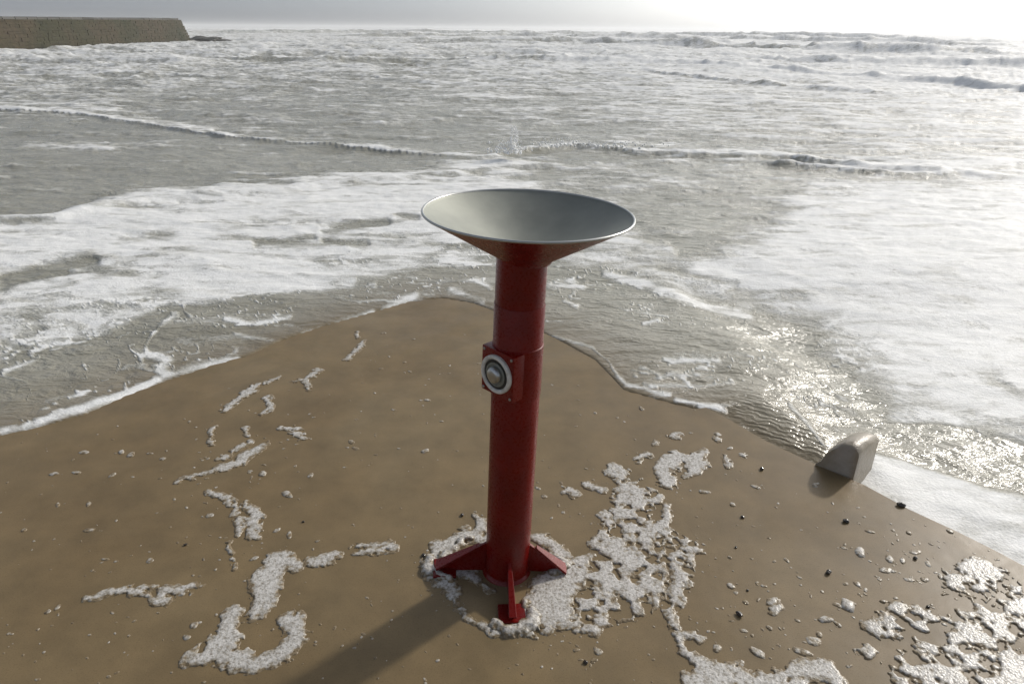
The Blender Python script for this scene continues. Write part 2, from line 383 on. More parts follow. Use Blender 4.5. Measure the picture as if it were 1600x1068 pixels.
# left surf sheet
left_pts = ([(-1500, 470), (-500, 385), (0, 340), (80, 338), (150, 318), (235, 302), (330, 295), (430, 287), (520, 275), (620, 267), (700, 258), (800, 246), (900, 240), (1000, 245), (1010, 330), (960, 400), (880, 405),
        (780, 412), (690, 424), (600, 440), (500, 455), (400, 465), (300, 480), (240, 490), (170, 525), (100, 545), (0, 565), (-500, 700), (-1500, 900)])
foam = foam + .74 * sst(-9, 9, poly_sd(U, V, left_pts)) * (1 - .95 * sst(690, 930, PX + 160 * meso + 260 * Wx))
for pts, wd, g in [([(0, 445), (60, 425), (150, 408)], 9, -.6), ([(10, 440), (100, 425)], 8, -.4), ([(400, 385), (440, 380), (490, 372)], 7, -.55), ([(505, 362), (560, 355), (600, 350)], 6, -.5),
                   ([(280, 320), (350, 318)], 6, -.35), ([(620, 340), (650, 343)], 6, -.45), ([(190, 385), (260, 395)], 9, -.25), ([(0, 352), (90, 350)], 4, -.35),
                   ([(505, 378), (565, 382)], 5, -.5), ([(560, 438), (640, 428), (700, 420)], 5, -.45), ([(370, 470), (410, 464)], 4, -.3), ([(0, 538), (60, 520)], 7, -.4),
                   ([(640, 280), (700, 290)], 8, -.2), ([(330, 415), (380, 420)], 5, -.25), ([(250, 485), (300, 484)], 4, -.4)]:
    blob(pts, wd, g)
# foam behind the post and the big white sheet on the right
region([(850, 388), (930, 396), (1000, 425), (1060, 450), (1120, 465), (1200, 490), (1260, 520), (1310, 560), (1360, 590), (1390, 640), (1450, 668), (1530, 662), (1640, 700), (1900, 720),
        (1900, 270), (1600, 290), (1420, 292), (1260, 300), (1200, 350), (1120, 395), (1060, 410), (1010, 385), (960, 365), (900, 370)], .58, 48)
region([(900, 250), (1230, 262), (1210, 330), (1140, 395), (1075, 400), (1010, 365), (920, 340)], -.02, 24)
region([(1040, 372), (1120, 385), (1130, 400), (1060, 400)], -.35, 8)
region([(1480, 662), (1340, 668), (1360, 690), (1440, 735), (1540, 752), (1640, 765), (1800, 790), (1800, 700), (1600, 690)], -.62, 8)
region([(1420, 300), (1640, 300), (1700, 560), (1500, 620), (1330, 520), (1200, 420), (1240, 350)], .25, 60)
region([(1330, 700), (1420, 722), (1540, 762), (1620, 772), (1900, 850), (1900, 1100), (1640, 930), (1420, 830), (1300, 765)], .85, 6)
for pts, wd, g in [([(1240, 560), (1330, 600), (1380, 640)], 22, -.32), ([(1300, 520), (1390, 560)], 12, -.2), ([(1530, 560), (1600, 620)], 14, -.22), ([(1200, 500), (1280, 560)], 10, -.3),
                   ([(1400, 700), (1500, 735)], 5, .2), ([(1540, 675), (1600, 720)], 4, .5), ([(1560, 600), (1640, 640)], 12, -.2), ([(1030, 420), (1150, 450)], 6, -.3)]:
    blob(pts, wd, g)
# shallow clear run-up: lacy lines
thin = [([(0, 668), (60, 655), (130, 632), (200, 610), (250, 585), (300, 570), (370, 556)], 6, .50), ([(60, 648), (150, 622), (240, 590)], 3, .35),
        ([(120, 560), (130, 600)], 2.5, .35), ([(180, 560), (170, 585)], 2.5, .35), ([(210, 545), (260, 560), (250, 575)], 8, .5), ([(280, 490), (240, 520), (230, 550)], 3, .4),
        ([(0, 590), (40, 600), (45, 620)], 3, .35), ([(60, 560), (0, 585)], 2.5, .4), ([(290, 482), (300, 495)], 3, .4),
        ([(350, 500), (400, 505), (450, 495)], 2.5, .4), ([(370, 520), (430, 528)], 2.5, .3), ([(470, 522), (520, 510), (580, 488)], 5, .62), ([(600, 480), (650, 462)], 4, .4),
        ([(700, 455), (760, 470)], 4, .35), ([(640, 440), (740, 440), (770, 455)], 3, .35),
        ([(860, 500), (960, 500)], 2, .3), ([(880, 470), (905, 478)], 2.5, .4), ([(860, 520), (930, 540), (970, 600), (1040, 618)], 3, .42), ([(870, 540), (900, 552)], 3, .35),
        ([(950, 560), (1010, 565), (1120, 562)], 3, .35), ([(1000, 600), (1090, 605), (1140, 600)], 3, .35), ([(1050, 628), (1130, 648)], 3.5, .5),
        ([(940, 430), (1000, 445), (1090, 475), (1170, 492)], 6, .5), ([(1010, 505), (1030, 500)], 3, .45), ([(1090, 640), (1150, 640)], 4, .35), ([(1230, 640), (1262, 660), (1285, 700)], 4, .7)]
for p, wd, g in thin: blob(p, wd * 1.15, g * 1.45)
web = np.maximum(ridged(X * 5 + 3 * Wx, Y * 8 + 3 * Wy, 1, 141), ridged(X * 11 + 3 * Wy, Y * 15 + 2 * Wx, 1, 144) - .02); shallow = sst(0, .1, s) * (1 - sst(.8, 1.6, s))
foam += .62 * sst(.80, .99, web) * shallow * sst(.42, .6, fbm(X * 3, Y * 3, 2, 147))
streak = fbm(X * 1.2 + .5 * Y, Y * 4.5, 4, 151) - .5
foam += .75 * streak * sst(3.0, 5, RR) * (1 - sst(60, 120, RR))
foam += .3 * (ch5 - .4) * sst(14, 30, RR)
foam += .35 * (ch3 - .4) * sst(5, 12, RR) + .55 * (ch4 - .38) * sst(20, 50, RR)
# brownish, clearer patch at far left behind the surf
region([(-100, 182), (200, 188), (380, 215), (560, 240), (700, 250), (600, 262), (420, 282), (230, 296), (140, 312), (60, 330), (-100, 335)], -.12, 8)
for p, wd, g in [([(-50, 160), (100, 166), (200, 178), (330, 205)], 4, .4), ([(0, 225), (130, 235), (260, 228)], 6, .35), ([(0, 262), (180, 262)], 6, .15)]: blob(p, wd, g)
foam = np.clip(foam, -.4, 1.15)
Z += .009 * sst(.3, 1.0, foam) * sst(.6, 1.6, s) * (1 - .8 * rightness) * (1 + sst(3, 10, RR) * 1.5)
# the ridged run-off by the block at the slab's edge
rg = poly_sd(PX, PY, [(1130, 640), (1185, 610), (1225, 612), (1300, 680), (1290, 730), (1200, 690)])
rk = sst(-6, 10, rg)
ga = ground(1150, 660); gb = ground(1280, 640); 
Z += rk * .006
foam = foam * (1 - .8 * rk)
blob([(1228, 635), (1250, 655), (1262, 668), (1285, 705)], 4, .6)
# dip under the slab landward of the waterline
thin_ = np.minimum(.003 + .003 * sst(-.02, .1, s) + .002 * (ch2 - .5), Z)
wr_ = 1 - sst(.0, .35, rightness)
Z = Z * (1 - wr_) + wr_ * (thin_ + (Z - thin_) * sst(.02, .55, s))
Z = Z - .07 * (1 - sst(-.05, .01, s))
co = np.stack([X, Y, Z], 1)
idx = np.arange(len(X)).reshape(len(rad), NA)
fa = np.stack([idx[:-1, :-1], idx[:-1, 1:], idx[1:, 1:], idx[1:, :-1]], -1).reshape(-1, 4)[:, ::-1]
sm = s.reshape(len(rad), NA)
# leave out what lies well inland under the slab
inl = ((sm < -.35) & (ed_s.reshape(sm.shape) < 0) & (ed_d.reshape(sm.shape) > .25) & (Y.reshape(sm.shape) < 4.5)) 
keep = ~(inl[:-1, :-1].ravel() & inl[1:, 1:].ravel())
sea = np_mesh('sea_water', co, fa[keep], m_sea); sea['kind'] = 'structure'
shal = np.exp(-np.clip(s, 0, 9) / .30) * .93
for nm, arr in (('foam', foam), ('calm', rk), ('shallow', shal)):
    at_ = sea.data.attributes.new(nm, 'FLOAT', 'POINT'); at_.data.foreach_set('value', arr.astype(np.float32))
# sea bed sheet out to the horizon on every other side
bm = bmesh.new(); bmesh.ops.create_grid(bm, x_segments=1, y_segments=1, size=1500)
for v_ in bm.verts: v_.co.z = -2.0
bed = bm_obj('sea_bed', bm, m_slab); bed['kind'] = 'structure'
# ------------------------------------------------------------------ breakwater
def rock_box(bm, M, sx, sy, sz, rnd, j=.02):
    r = bmesh.ops.create_cube(bm, size=1)
    for v_ in r['verts']:
        v_.co = M @ Vector((v_.co.x * sx + rnd.uniform(-j, j), v_.co.y * sy + rnd.uniform(-j, j), v_.co.z * sz + rnd.uniform(-j * .5, j * .5)))
def breakwater():
    rnd = random.Random(4)
    zw = -.36
    A = ground(-40, 87, zw); B = ground(298, 66, zw)
    A = Vector(A); B = Vector(B); dirv = (B - A).normalized(); A = A - dirv * 25
    Ln = (B - A).length; perp = Vector((-dirv.y, dirv.x, 0))     # away from the camera
    root = bpy.data.objects.new('stone_breakwater', None); sc.collection.objects.link(root); root.location = A
    tag(root, 'long weathered stone breakwater wall running out into the surf at far left', 'breakwater')
    M0 = Matrix((( dirv.x, perp.x, 0, 0), (dirv.y, perp.y, 0, 0), (0, 0, 1, 0), (0, 0, 0, 1)))
    HT = 3.05; W = 4.5; batter = .10
    hA = 1.36 - zw + math.hypot(A.x, A.y) * .0092 - .25; hB = 1.36 - zw + math.hypot(B.x, B.y) * .0098 - .25
    def lean(o_):                                          # the top runs down towards the shore
        for v_ in o_.data.vertices:
            if v_.co.z > 0:
                t_ = v_.co.dot(dirv) / Ln; v_.co.z *= (hA + (hB - hA) * t_) / HT
    core = bmesh.new()
    pts = [(-1, .25, -2), (Ln - .5, .25, -2), (Ln - .5, W - .3, -2), (-1, W - .3, -2)]
    tp = [(-1, .25 + batter * 3, HT), (Ln - 2.2, .25 + batter * 3, HT), (Ln - 2.2, W - .5, HT), (-1, W - .5, HT)]
    lo = [core.verts.new(M0 @ Vector(p)) for p in pts]; hi = [core.verts.new(M0 @ Vector(p)) for p in tp]
    core.faces.new(hi); core.faces.new(lo[::-1])
    for i in range(4): core.faces.new((lo[i], lo[(i + 1) % 4], hi[(i + 1) % 4], hi[i]))
    lean(bm_obj('core', core, m_stone, root))
    st = bmesh.new(); z = -.9; k = 0
    while z < HT - .02:
        h = min(rnd.uniform(.24, .38), HT - z + .01)
        x = -1 + rnd.uniform(0, .6); endx = Ln - max(0, z) * .60
        while x < endx:
            l = min(rnd.uniform(.4, 1.3), endx - x)
            if l > .15:
                rock_box(st, M0 @ Matrix.Translation((x + l / 2, .12 + batter * max(z, 0) + rnd.uniform(-.02, .02), z + h / 2)), l - .012, .5, h - .015, rnd)
            x += l
        y = .4
        while y < W:                                       # battered end face
            l = rnd.uniform(.6, 1.2)
            rock_box(st, M0 @ Matrix.Translation((endx - .2 + rnd.uniform(-.04, .04), y + l / 2, z + h / 2)), .5, l - .05, h - .05, rnd)
            y += l
        z += h; k += 1
    o = bm_obj('masonry', st, m_stone, root); lean(o); o['kind'] = 'stuff'
    cp = bmesh.new(); x = -1
    while x < Ln - 2.0:
        l = rnd.uniform(1.4, 2.3); l = min(l, Ln - 1.9 - x)
        rock_box(cp, M0 @ Matrix.Translation((x + l / 2, W / 2 + .15, HT + .11 + rnd.uniform(-.03, .03))), l - .05, W - .5, .24, rnd, .03); x += l
    o = bm_obj('coping', cp, m_cope, root); lean(o); o['kind'] = 'stuff'
    # low dark ledge of rock off its end
    lg = bmesh.new()
    bmesh.ops.create_icosphere(lg, subdivisions=4, radius=1)
    from mathutils import noise as mn
    for v_ in lg.verts:
        n_ = 1 + .35 * mn.noise(v_.co * 2.1) + .12 * mn.noise(v_.co * 7)
        v_.co = Vector((v_.co.x * 2.9 * n_, v_.co.y * 1.6 * n_, v_.co.z * .55 * n_))
    led = bm_obj('rock_ledge', lg, m_cope, None, 40)
    led.location = B + dirv * 1.6 + Vector((1.2, 0, .05)); led.rotation_euler.z = math.atan2(dirv.y, dirv.x)
    led.rotation_euler.z = 0
    tag(led, 'low dark rock ledge awash just off the end of the breakwater', 'rock')
breakwater()
# ------------------------------------------------------------------ the red post
def lathe(prof, n=96):
    bm = bmesh.new(); rings = []
    for r_, z_ in prof:
        rings.append([bm.verts.new((r_ * math.cos(2 * math.pi * i / n), r_ * math.sin(2 * math.pi * i / n), z_)) for i in range(n)])
    for a_, b_ in zip(rings, rings[1:]):
        for i in range(n): bm.faces.new((a_[i], a_[(i + 1) % n], b_[(i + 1) % n], b_[i]))
    return bm, rings
def capped(prof, n=96):
    bm, rings = lathe(prof, n); bm.faces.new(rings[0][::-1]); bm.faces.new(rings[-1]); return bm
BASE = ground(792, 888)
post = bpy.data.objects.new('horn_post', None); sc.collection.objects.link(post)
post.location = BASE; post.rotation_euler = (0, R(1.95), 0)
tag(post, 'red steel post with a wide funnel top, standing in foam on the wet slab', 'post')
RP = .0578; ZJ = .903; ZR = 1.000; RT = .228
bm = capped([(RP + .0016, -.002), (RP + .0016, .79), (RP + .001, .7915), (RP, .7915), (RP, ZJ + .004)]); bm_obj('pole', bm, m_red, post, 35)
bm, rg_ = lathe([(RP - .001, ZJ - .012), (RP + .006, ZJ - .002), (RT - .002, ZR - .004), (RT - .001, ZR)]); bm_obj('funnel_shell', bm, m_red, post, 35).location.x = .009
bm, rg_ = lathe([(RT - .002, ZR + .0005), (RT - .006, ZR - .0035), (.09, ZJ + .030), (.055, ZJ + .016), (.02, ZJ + .008)]); bm.faces.new(rg_[-1]); 
o = bm_obj('funnel_liner', bm, m_steel, post, 40); o.location.x = .009
prof = []
bm = bmesh.new(); n, k = 128, 10; rr_ = .0029; rings = []
for i in range(n):
    a_ = 2 * math.pi * i / n; rings.append([bm.verts.new(((RT + rr_ * math.cos(b_)) * math.cos(a_), (RT + rr_ * math.cos(b_)) * math.sin(a_), ZR + rr_ * math.sin(b_))) for b_ in [2 * math.pi * j / k for j in range(k)]])
for i in range(n):
    for j in range(k): bm.faces.new((rings[i][j], rings[(i + 1) % n][j], rings[(i + 1) % n][(j + 1) % k], rings[i][(j + 1) % k]))
bm_obj('rim', bm, m_rim, post, 60).location.x = .009
# button box on the near-left side
def frame_at(az, r_, z_):
    """x = right when facing the box, y = out, z = up"""
    o_ = Vector((math.cos(az), math.sin(az), 0)); x_ = Vector((-o_.y, o_.x, 0))
    return Matrix(((x_.x, o_.x, 0, o_.x * r_), (x_.y, o_.y, 0, o_.y * r_), (0, 0, 1, z_), (0, 0, 0, 1)))
MB = frame_at(R(-90 - 44), 0, .630)
def bbox(M, x0, x1, y0, y1, z0, z1, bev=.003):
    b_ = bmesh.new(); r_ = bmesh.ops.create_cube(b_, size=1)
    for v_ in b_.verts: v_.co = Vector(((x0 + x1) / 2 + v_.co.x * (x1 - x0), (y0 + y1) / 2 + v_.co.y * (y1 - y0), (z0 + z1) / 2 + v_.co.z * (z1 - z0)))
    if bev: bmesh.ops.bevel(b_, geom=list(b_.edges), offset=bev, segments=2, affect='EDGES', profile=.6)
    b_.transform(M); return b_
box = bm_obj('button_box', bbox(MB, -.052, .052, .02, .066, -.058, .058, .003), m_red, post, 30)
# saddle plate wrapping the pole behind the box
bm = capped([(RP + .0016, .560), (RP + .0032, .5615), (RP + .0032, .6905), (RP + .0016, .692)]); bm_obj('saddle_band', bm, m_red, post, 35)
def disc(prof, n=48):
    b_, rg = lathe(prof, n); b_.faces.new(rg[-1])
    b_.transform(MB @ Matrix.Translation((0, .066, 0)) @ Matrix.Rotation(R(-90), 4, 'X')); return b_
button = bm_obj('button_ring', disc([(.0475, -.002), (.0475, .006), (.0455, .0085), (.040, .0085), (.0375, .006), (.0375, .0025)]), m_ring, post, 35)
bz = bm_obj('button_bezel', disc([(.0370, .0022), (.0365, .0045), (.029, .0055), (.0235, .0035)]), m_black, post, 35)
kb = bm_obj('push_button', disc([(.0205, .003), (.0205, .012), (.018, .016), (.011, .0185), (.004, .0195)]), m_rim, post, 50)
gr = bm_obj('bezel_trim', disc([(.0300, .0052), (.0298, .0070), (.0262, .0070), (.0260, .0050)]), m_steel, post, 40)
for sx_ in (-1, 1):
    for sz_ in (-1, 1):
        b_ = capped([(.0035, 0), (.0035, .0015), (.0025, .0025)], 12); b_.transform(MB @ Matrix.Translation((sx_ * .044, .066, sz_ * .050)) @ Matrix.Rotation(R(-90), 4, 'X'))
        bm_obj('screw', b_, m_rim, post, 40)
# four feet: web with a sloping cap plate that widens outwards
for i, az in enumerate((183, -3, -85, 90)):
    M = frame_at(R(az), 0, 0); L_ = (.190, .158, .182, .17)[i]; top = .098 if i < 2 else .078
    b_ = bmesh.new(); tck = .004
    q0 = [(RP - .004, .0), (L_, .0), (L_, .010), (RP - .004, top)]
    A_ = [b_.verts.new(M @ Vector((-tck, r_, z_))) for r_, z_ in q0]; B_ = [b_.verts.new(M @ Vector((tck, r_, z_))) for r_, z_ in q0]
    b_.faces.new(A_); b_.faces.new(B_[::-1])
    for j in range(4): b_.faces.new((A_[j], A_[(j + 1) % 4], B_[(j + 1) % 4], B_[j]))
    g = bm_obj('gusset', b_, m_red, post)
    b_ = bmesh.new(); w0, w1 = (.008, .020) if i < 2 else (.006, .010)
    c0 = [(-w0, RP + .018, top - .018), (w0, RP + .018, top - .018), (w1, L_ + .004, .0105), (-w1, L_ + .004, .0105)]
    lo = [b_.verts.new(M @ Vector(p)) for p in c0]; hi = [b_.verts.new(M @ (Vector(p) + Vector((0, .0025, .006)))) for p in c0]
    b_.faces.new(lo); b_.faces.new(hi[::-1])
    for j in range(4): b_.faces.new((lo[j], lo[(j + 1) % 4], hi[(j + 1) % 4], hi[j]))
    bmesh.ops.bevel(b_, geom=list(b_.edges), offset=.001, segments=1, affect='EDGES')
    bm_obj('cap_plate', b_, m_red, post)
    bm_obj('foot_plate', bbox(M, -.035, .035, L_ - .05, L_ + .012, .0, .006, .0015), m_red, post)
# weld collar
bm, _ = lathe([(RP + .002, .010), (RP + .008, .004), (RP + .010, -.002)]); bm_obj('weld_collar', bm, m_red, post, 40)
# ------------------------------------------------------------------ foam on the slab
CELL = .0032
def foam_field(strokes, x, y, holes=(), polys=(), amp=1.0, seed=0, hole_noise=0.0):
    """metres, positive inside"""
    wx = x + .026 * amp * (fbm(x * 26, y * 26, 3, 200 + seed) - .5) + .05 * amp * (fbm(x * 7, y * 7, 2, 210 + seed) - .5)
    wy = y + .026 * amp * (fbm(x * 26, y * 26, 3, 220 + seed) - .5) + .05 * amp * (fbm(x * 7, y * 7, 2, 230 + seed) - .5)
    best = np.full(x.shape, -1e3)
    for st in strokes:
        g = []; rd = []
        for px, py, rp in st:
            p = ground(px, py); q = ground(px + rp, py); g.append(p); rd.append(np.linalg.norm(q - p) * 1.22 + .0035)
        if len(g) == 1: g = g * 2; rd = rd * 2; g[1] = g[1] + np.array([1e-4, 0, 0])
        d, _ = seg_dist(wx, wy, g, rd); best = np.maximum(best, -d)
    for pl in polys:
        best = np.maximum(best, poly_sd(wx, wy, [ground(*p) for p in pl]))
    for px, py, rp in holes:
        p = ground(px, py); r_ = np.linalg.norm(ground(px + rp, py) - p)
        best = np.minimum(best, np.hypot(wx - p[0], wy - p[1]) - r_)
    if hole_noise:
        nn_ = fbm(x * 30 , y * 30, 3, 240 + seed)
        best = np.minimum(best, (nn_ - hole_noise) * .10)
    sp_ = 1 - fbm(x * 62, y * 62, 2, 270 + seed) * 1.35 + 2.2 * np.clip(best, 0, .05) * 10
    best = np.minimum(best, np.maximum(best * .3, 0) + (sp_ - .27) * .05)
    best = best + .0022 + .007 * (fbm(x * 75, y * 75, 3, 250 + seed) - .5)
    return best
def foam_mesh(name, field, bounds, hmax, seed=0, cell=CELL):
    x0, y0, x1, y1 = bounds
    nx = int((x1 - x0) / cell) + 2; ny = int((y1 - y0) / cell) + 2
    gx, gy = np.meshgrid(x0 + np.arange(nx) * cell, y0 + np.arange(ny) * cell); sh = gx.shape
    gx = gx.ravel(); gy = gy.ravel(); fld = field(gx, gy)
    bub = vnoise(gx * 140, gy * 140, 300 + seed); bub2 = 1 - np.abs(2 * vnoise(gx * 60, gy * 60, 310 + seed) - 1)
    top = hmax * .28 * np.sqrt(np.clip(fld / .020, 0, 1)) * (.88 + .10 * bub2 + .10 * bub)
    z = np.where(fld > 0, .0008 + top, np.maximum(fld * .8, -.006))
    use = (fld > -.006).reshape(sh)
    cellm = use[:-1, :-1] | use[1:, :-1] | use[:-1, 1:] | use[1:, 1:]
    idx_ = np.arange(nx * ny).reshape(sh)
    fa_ = np.stack([idx_[:-1, :-1], idx_[:-1, 1:], idx_[1:, 1:], idx_[1:, :-1]], -1)[cellm]
    u, inv = np.unique(fa_.ravel(), return_inverse=True)
    co_ = np.stack([gx[u], gy[u], z[u]], 1)
    c = np.array([co_[:, 0].mean(), co_[:, 1].mean(), 0])
    o_ = np_mesh(name, co_ - c, inv.reshape(-1, 4), m_foam); o_.location = c
    ta_ = o_.data.attributes.new('thickness', 'FLOAT', 'POINT'); ta_.data.foreach_set('value', np.clip(fld[u] / .024, 0, 1).astype(np.float32))
    return o_
def bounds_of(pts, pad=.06):
    g = np.array([ground(*p[:2]) for p in pts]); return g[:, 0].min() - pad, g[:, 1].min() - pad, g[:, 0].max() + pad, g[:, 1].max() + pad
def patch(label, strokes, holes=(), polys=(), h=.010, seed=0, amp=1.0, hn=0.0, group='patches of sea foam left on the wet slab'):
    allp = [q for st in strokes for q in st] + [q for pl in polys for q in pl]
    o_ = foam_mesh('foam_patch', lambda x, y: foam_field(strokes, x, y, holes, polys, amp, seed, hn), bounds_of(allp), h, seed)
    tag(o_, label, 'sea foam', group); return o_
patch('curved foam ribbon with a hooked top, upper half of the broken ring at lower left', [[(395, 955, 12), (405, 925, 14), (422, 895, 16), (440, 875, 17), (465, 882, 8)], [(420, 955, 10), (420, 900, 18)]], seed=1)
patch('thick hook of foam forming the bottom of the broken ring at lower left', [[(300, 1025, 12), (345, 1005, 22), (360, 965, 14)], [(345, 1020, 16), (390, 1034, 14), (440, 1020, 13), (465, 1000, 14), (462, 975, 13)]], seed=2)
patch('long ragged foam streak lying crosswise, furthest left on the slab', [[(135, 930, 5), (190, 925, 7), (240, 928, 9), (290, 920, 11), (312, 915, 7)], [(240, 940, 7), (262, 938, 6)]], holes=[(238, 928, 6)], seed=3)
patch('two foam blobs in a row left of the red foot of the post', [[(488, 877, 8), (520, 872, 10)], [(560, 868, 7), (585, 866, 7), (610, 860, 8)], [(552, 860, 4), (600, 855, 5)]], seed=4)
patch('vertical forked foam streak above the broken ring', [[(385, 785, 5), (398, 805, 11), (400, 845, 6)], [(372, 812, 7), (380, 840, 5)]], holes=[(388, 825, 4)], seed=5)
patch('thin squiggle of foam just above the crosswise streak', [[(362, 850, 3), (368, 868, 4), (362, 892, 3)]], seed=6)
patch('short slanting foam flake left of the forked streak', [[(330, 768, 4), (350, 780, 6), (362, 795, 4), (362, 805, 3)]], seed=7)
patch('ragged foam flake with a pointed tail, middle of the trail at left', [[(285, 752, 4), (320, 738, 4), (365, 725, 10), (390, 708, 9), (412, 695, 4)], [(350, 715, 5), (385, 690, 5)]], seed=8)
patch('small crooked foam flake right of the trail at left', [[(445, 672, 4), (460, 670, 6), (468, 685, 4)]], seed=9)
patch('branching foam streak at the upper end of the trail at left', [[(355, 642, 6), (380, 622, 8), (400, 605, 7), (440, 592, 3)], [(415, 622, 5), (425, 640, 6), (410, 650, 3)]], seed=10)
patch('forked foam streak nearest the surf, upper left of the post', [[(462, 595, 4), (485, 588, 6), (502, 577, 4)], [(475, 592, 4), (485, 610, 3)]], seed=11)
patch('tiny foam wisp pair near the waterline left of the pole', [[(540, 560, 3), (560, 540, 5), (568, 532, 3)], [(555, 527, 3), (558, 520, 2)]], seed=12)
patch('two small foam bits below the branching streak', [[(330, 695, 5), (335, 665, 3)], [(390, 668, 4), (392, 685, 2)]], seed=13)
# the wreath around the foot and the big patch at its right
o_ = patch('broad bubbly foam sheet spreading right from the foot of the red post',
      [[(990, 770, 22), (980, 800, 22), (1000, 830, 26), (1000, 870, 40), (960, 890, 40), (900, 920, 45), (870, 950, 34)], [(1040, 790, 6), (1035, 830, 14), (1080, 850, 16), (1100, 858, 8)],
       [(960, 735, 10), (985, 760, 10), (1020, 775, 12)], [(1070, 870, 16), (1080, 910, 12), (1050, 955, 6), (1062, 990, 7)], [(940, 850, 22), (1010, 900, 36), (940, 960, 18), (1030, 930, 16)], [(930, 985, 14), (860, 985, 6)]],
      holes=[(1000, 800, 8), (1085, 890, 8), (1000, 850, 7), (1030, 855, 6), (1062, 845, 7), (1040, 905, 8), (1010, 945, 9), (930, 868, 6), (905, 962, 7), (975, 850, 5), (1035, 880, 5), (960, 935, 5)], h=.013, seed=20, hn=.30)
patch('ragged wreath of foam heaped around the foot plates of the post',
      [[(745, 812, 5), (752, 828, 9)], [(725, 840, 9), (695, 857, 12), (680, 882, 11), (686, 905, 11), (706, 925, 8), (720, 950, 5), (745, 970, 4), (775, 990, 8), (830, 992, 8)],
       [(846, 842, 9), (872, 858, 11), (885, 882, 12), (868, 918, 28), (850, 952, 26)], [(730, 835, 12), (765, 845, 10)], [(715, 900, 9), (750, 912, 6), (775, 925, 4)], [(700, 893, 7), (740, 893, 5)], [(845, 915, 12), (842, 935, 10)]], h=.013, seed=21)
patch('heap of foam washed over the front foot plate of the post', [[(768, 984, 6), (785, 993, 8), (810, 992, 8), (832, 984, 9), (838, 962, 8)], [(826, 944, 5), (822, 955, 3)]], h=.045, seed=41)
patch('heap of foam piled over the tip of the left foot of the post', [[(672, 878, 8), (676, 893, 9), (690, 903, 8), (708, 906, 5)], [(690, 872, 5), (715, 856, 6), (730, 846, 7)]], h=.05, seed=42)
patch('low heap of foam against the tip of the right foot of the post', [[(868, 872, 6), (884, 884, 9), (878, 896, 9), (862, 900, 6)]], h=.045, seed=43)
patch('isolated upright foam blob left of the bubbly sheet top', [[(940, 808, 9), (944, 830, 6)]], seed=22)
patch('C-shaped foam patch on the slab right of the post', [[(1040, 750, 15), (1040, 728, 15), (1060, 712, 12), (1080, 716, 14), (1100, 702, 4)], [(1085, 725, 14), (1080, 738, 9)]], holes=[(1062, 738, 6)], h=.012, seed=23)
patch('lumpy foam patch nearest the pole on its right, above the sheet', [[(888, 770, 9), (898, 775, 8)], [(912, 755, 8), (935, 765, 8)]], seed=24)
patch('small cluster of foam dabs leading up from the bubbly sheet', [[(965, 735, 12)], [(990, 718, 6), (1008, 710, 7)], [(1000, 745, 3), (985, 755, 4)], [(1050, 685, 8), (1056, 680, 5)], [(1022, 695, 5)]], seed=25)
patch('thin curved foam dab right of the C-shaped patch', [[(1128, 712, 4), (1136, 725, 7)], [(1120, 688, 5), (1122, 678, 4)], [(1160, 712, 5)]], seed=26)
patch('rippling foam tail running down from the sheet to the bottom of the picture', [[(1062, 985, 5), (1080, 1015, 10), (1110, 1045, 18), (1150, 1060, 14), (1240, 1055, 12), (1290, 1055, 18), (1310, 1075, 14)], [(1090, 1070, 20), (1130, 1090, 30), (1240, 1085, 24)], [(1072, 985, 6), (1095, 988, 9)]], h=.012, seed=27)
patch('oval foam blob alone in the middle of the right slab', [[(1208, 938, 7), (1214, 948, 8)]], seed=28)
patch('large broken mass of bubbly foam covering the bottom right corner of the slab', [[(1375, 985, 16), (1400, 960, 30), (1430, 970, 20)], [(1345, 1020, 10)]], polys=[[(1370, 1040), (1400, 1020), (1430, 985), (1465, 960), (1500, 960), (1525, 950), (1500, 925), (1470, 925), (1490, 900), (1510, 870), (1540, 880), (1575, 888), (1700, 960), (1800, 1030), (1800, 1200), (1400, 1200), (1385, 1090)]], h=.013, seed=30, hn=.41, amp=1.6)
